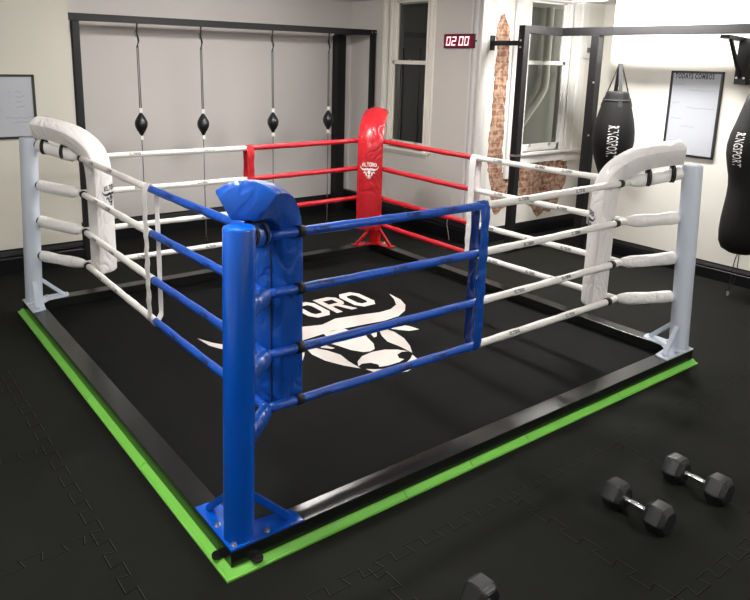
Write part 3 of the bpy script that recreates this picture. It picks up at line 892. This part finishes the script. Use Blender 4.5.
tube(bm, pts, .005, 6, caps=False); link('hook', bm, M['zinc'], t)

# ------------------------------------------------------------------ whiteboards
def squiggle(bm, mapf, x0, x1, y, h):
    pts = []; x = x0
    while x < x1:
        pts.append((x, y+random.uniform(-h, h))); x += random.uniform(.006, .014)
    w = .0032
    for a, b in zip(pts, pts[1:]):
        va = [bm.verts.new(mapf(*p)) for p in ((a[0], a[1]-w), (b[0], b[1]-w), (b[0], b[1]+w), (a[0], a[1]+w))]
        bm.faces.new(va)
def whiteboard(label, to_world, a0, a1, z0, z1, title=None, lines=()):
    t = thing('whiteboard', label, 'whiteboard', to_world((a0+a1)/2, 0, z0), 0, 'wall whiteboards')
    org = to_world((a0+a1)/2, 0, z0)
    tw = lambda a, d, z: to_world(a, d, z)-org
    def bx(bm, a, b, d0, d1, c, e):
        v = [bm.verts.new(tw(x, y, z)) for x in (a, b) for y in (d0, d1) for z in (c, e)]
        for q in ((0,1,3,2), (4,6,7,5), (0,4,5,1), (2,3,7,6), (0,2,6,4), (1,5,7,3)): bm.faces.new([v[i] for i in q])
    bm = bmesh.new(); bx(bm, a0, a1, .002, .014, z0, z1); link('board', bm, M['board'], t)
    bm = bmesh.new(); f = .022
    bx(bm, a0-.004, a0+f, .002, .024, z0, z1); bx(bm, a1-f, a1+.004, .002, .024, z0, z1); bx(bm, a0, a1, .002, .024, z0-.004, z0+f); bx(bm, a0, a1, .002, .024, z1-f, z1+.004)
    link('frame', bm, M['frame_black'], t)
    mf = lambda x, y: tw(x, .0152, y)
    if title:
        bm = bmesh.new(); cx, cy, sz, sq, flip = title[1:]
        put_text(bm, title[0], sz, lambda x, y: tw(cx+flip*x, .0155, cy+y), squeeze=sq, bold=.03); link('lettering', bm, M['ink'], t)
    if lines:
        for x0, x1, y, h in lines:
            bm = bmesh.new(); squiggle(bm, mf, x0, x1, y, h); link('handwriting', bm, M['marker'], t)
    return t
whiteboard('landscape whiteboard in a black frame on the left wall above the left white post', lambda a, d, z: Vector((a, YL-d, z)), -.75, .46, 1.49, 2.16,
           lines=[(.02, .10, 2.03, .012), (.20, .22, 1.99, .008), (.27, .34, 1.985, .01), (.20, .22, 1.93, .008), (.27, .37, 1.935, .01), (.20, .22, 1.87, .008), (.27, .34, 1.875, .01),
                  (.20, .22, 1.82, .008), (.27, .35, 1.825, .01), (.02, .12, 1.80, .012), (.16, .42, 1.71, .010), (.22, .42, 1.66, .008), (-.5, -.2, 2.0, .01), (-.5, -.25, 1.9, .01), (-.5, -.3, 1.8, .01)])
whiteboard('portrait whiteboard headed TODAYS COMBOS on the right wall', lambda a, d, z: Vector((XR-d, a, z)), 1.19, 1.80, 1.385, 2.365,
           title=('TODAYS COMBOS', 1.52, 2.308, .085, .60, -1),
           lines=[(1.62, 1.76, 2.21, .010), (1.26, 1.58, 2.15, .012), (1.66, 1.76, 2.0, .010), (1.25, 1.58, 1.95, .010), (1.62, 1.76, 1.82, .010), (1.45, 1.62, 1.73, .014)])

# ------------------------------------------------------------------ round timer
t = thing('wall_timer', 'red digital interval timer reading 02 00 on the wall right of the window', 'timer', (XW, 3.98, 2.67))
bm = bmesh.new(); box(bm, -.052, -.002, -.28, .28, -.09, .09, bev=.008); link('case', bm, M['timer_case'], t)
bm = bmesh.new(); box(bm, -.055, -.052, -.265, .265, -.076, .076); lens = link('lens', bm, M['timer'], t)
def seg_digit(bm, yc, segs, w=.076, h=.112, th=.015, sl=.008):
    def q(a0, a1, b0, b1):                               # a: to the right, b: up
        pts = [(a0, b0), (a1, b0), (a1, b1), (a0, b1)]
        bm.faces.new([bm.verts.new((-.0565, yc-(a+b*sl/h*2), b)) for a, b in pts])
    W, H = w/2, h/2; g = .002
    S7 = dict(a=(-W+g, W-g, H-th, H), d=(-W+g, W-g, -H, -H+th), g=(-W+g, W-g, -th/2, th/2), f=(-W, -W+th, g, H), b=(W-th, W, g, H), e=(-W, -W+th, -H, -g), c=(W-th, W, -H, -g))
    for s in segs: q(*S7[s])
for yc, s in ((.185, 'abcdef'), (.085, 'abged'), (-.045, 'abcdef'), (-.145, 'abcdef')):
    bm = bmesh.new(); seg_digit(bm, yc, s); link('digit', bm, M['digit'], lens)
bm = bmesh.new(); tube(bm, [(-.03, -.28, 0), (-.03, -.305, 0)], .012, 10); link('knob', bm, M['strap'], t)

# small alarm box in the alcove
t = thing('alarm_box', 'small pale plastic box fixed high on the alcove wall by the rack upright', 'alarm box', (7.52, YA, 2.6))
bm = bmesh.new(); box(bm, -.07, .07, -.05, -.001, -.10, .10, bev=.02); link('case', bm, M['plastic'], t, autosmooth=40)
bm = bmesh.new(); box(bm, -.04, .03, -.062, -.05, -.02, .05, bev=.004); link('cover', bm, M['cord'], t)

# thin loose wire hanging on the window wall
bm = bmesh.new(); tube(bm, smooth_path([(XW-.012, 4.02, .62), (XW-.03, 3.98, .42), (XW-.04, 4.03, .25), (XW-.05, 3.99, .12), (XW-.06, 3.95, .012)], 5), .004, 6)
o = link('loose_wire', bm, M['tag']); tag(o, 'thin white wire dangling against the black skirting below the timer', 'wire')

# ------------------------------------------------------------------ dumbbells
def dumbbell(x, y, ang, label):
    t = thing('dumbbell', label, 'dumbbell', (x, y, 0), ang, 'hexagonal dumbbells')
    R = .076/math.cos(PI/6); hl = .124
    for s in (-1, 1):
        bm = bmesh.new(); rings = []
        for yy, sc in ((-hl/2, .74), (-hl/2+.022, .97), (-hl/2+.030, 1.), (hl/2-.030, 1.), (hl/2-.022, .97), (hl/2, .74)):
            ring = [bm.verts.new((math.cos(PI/3*k)*R*sc, s*.127+yy, .0765+math.sin(PI/3*k)*R*sc)) for k in range(6)]
            rings.append(ring)
        for a, b in zip(rings, rings[1:]):
            for k in range(6): bm.faces.new((a[k], a[(k+1) % 6], b[(k+1) % 6], b[k]))
        bm.faces.new(rings[0]); bm.faces.new(rings[-1])
        bmesh.ops.bevel(bm, geom=[e for e in bm.edges if e.calc_length() > .02], offset=.005, segments=2, affect='EDGES')
        link('hex_head', bm, M['iron'], t, autosmooth=30)
    bm = bmesh.new()
    prof = [(.013, -.075), (.017, -.072), (.017, -.062), (.0135, -.056), (.0145, -.03), (.017, 0), (.0145, .03), (.0135, .056), (.017, .062), (.017, .072), (.013, .075)]
    lathe(bm, prof, (0, 0, .0765), 20, axis='y'); link('handle', bm, M['chrome'], t)
dumbbell(1.90, -.975, 0, 'black hexagonal dumbbell with chrome handle, middle of the three on the mats')
dumbbell(2.42, -1.035, 0, 'black hexagonal dumbbell with chrome handle, farthest right of the three')
dumbbell(.72, -1.06, .06, 'black hexagonal dumbbell cut by the bottom picture edge')

# ------------------------------------------------------------------ lights
def ceiling_light(x, y, lx, ly, power, label, color=(1, .975, .94)):
    t = thing('ceiling_light', label, 'ceiling light', (x, y, ZC), 0, 'ceiling light panels')
    bm = bmesh.new(); box(bm, -lx/2-.02, lx/2+.02, -ly/2-.02, ly/2+.02, -.04, -.001, bev=.004); link('housing', bm, M['plastic'], t)
    hz = .075; bm = bmesh.new(); box(bm, -lx/2, lx/2, -ly/2, ly/2, -.04-hz, -.041, bev=.01)
    area = lx*ly+2*hz*(lx+ly)
    m = emit('batten diffuser', color, power/(PI*area)); link('diffuser', bm, m, t)
ceiling_light(2.5, 3.2, 1.2, .16, 175, 'ceiling light batten above the middle of the ring')
ceiling_light(5.97, 1.9, .16, 1.6, 265, 'ceiling light batten above the bag rack')
ceiling_light(-.8, .2, 1.2, .16, 170, 'added fill light batten above the blue corner')  # added camera-side fill out of view, brightens the near side of the post
ceiling_light(2.6, -3.0, 1.2, .16, 130, 'ceiling light batten above the dumbbells')
w = bpy.data.worlds.new('world'); scn.world = w; w.use_nodes = True
w.node_tree.nodes['Background'].inputs[0].default_value = (.86, .84, .76, 1)
w.node_tree.nodes['Background'].inputs[1].default_value = 1.7

# ------------------------------------------------------------------ camera
cam = bpy.data.cameras.new('camera'); co = bpy.data.objects.new('camera', cam); COL.objects.link(co)
yaw, pitch, roll = .916, .224, .025
fw = Vector((math.cos(yaw)*math.cos(pitch), math.sin(yaw)*math.cos(pitch), -math.sin(pitch)))
rt = Vector((math.sin(yaw), -math.cos(yaw), 0)); up = rt.cross(fw)
r2 = math.cos(roll)*rt+math.sin(roll)*up; u2 = -math.sin(roll)*rt+math.cos(roll)*up
mw = Matrix((r2, u2, -fw)).transposed().to_4x4(); mw.translation = Vector((-1.387, -2.713, 2.405))
co.matrix_world = mw
cam.sensor_fit = 'HORIZONTAL'; cam.sensor_width = 36; cam.lens = 700.7/750*36
cam.shift_x = (375-359.7)/750; cam.shift_y = -(300-219.2)/750
cam.clip_start = .05; cam.clip_end = 100
scn.camera = co
scn.view_settings.view_transform = 'Standard'; scn.view_settings.look = 'None'
scn.view_settings.gamma = 1; scn.view_settings.use_curve_mapping = False
scn.view_settings.exposure = .0
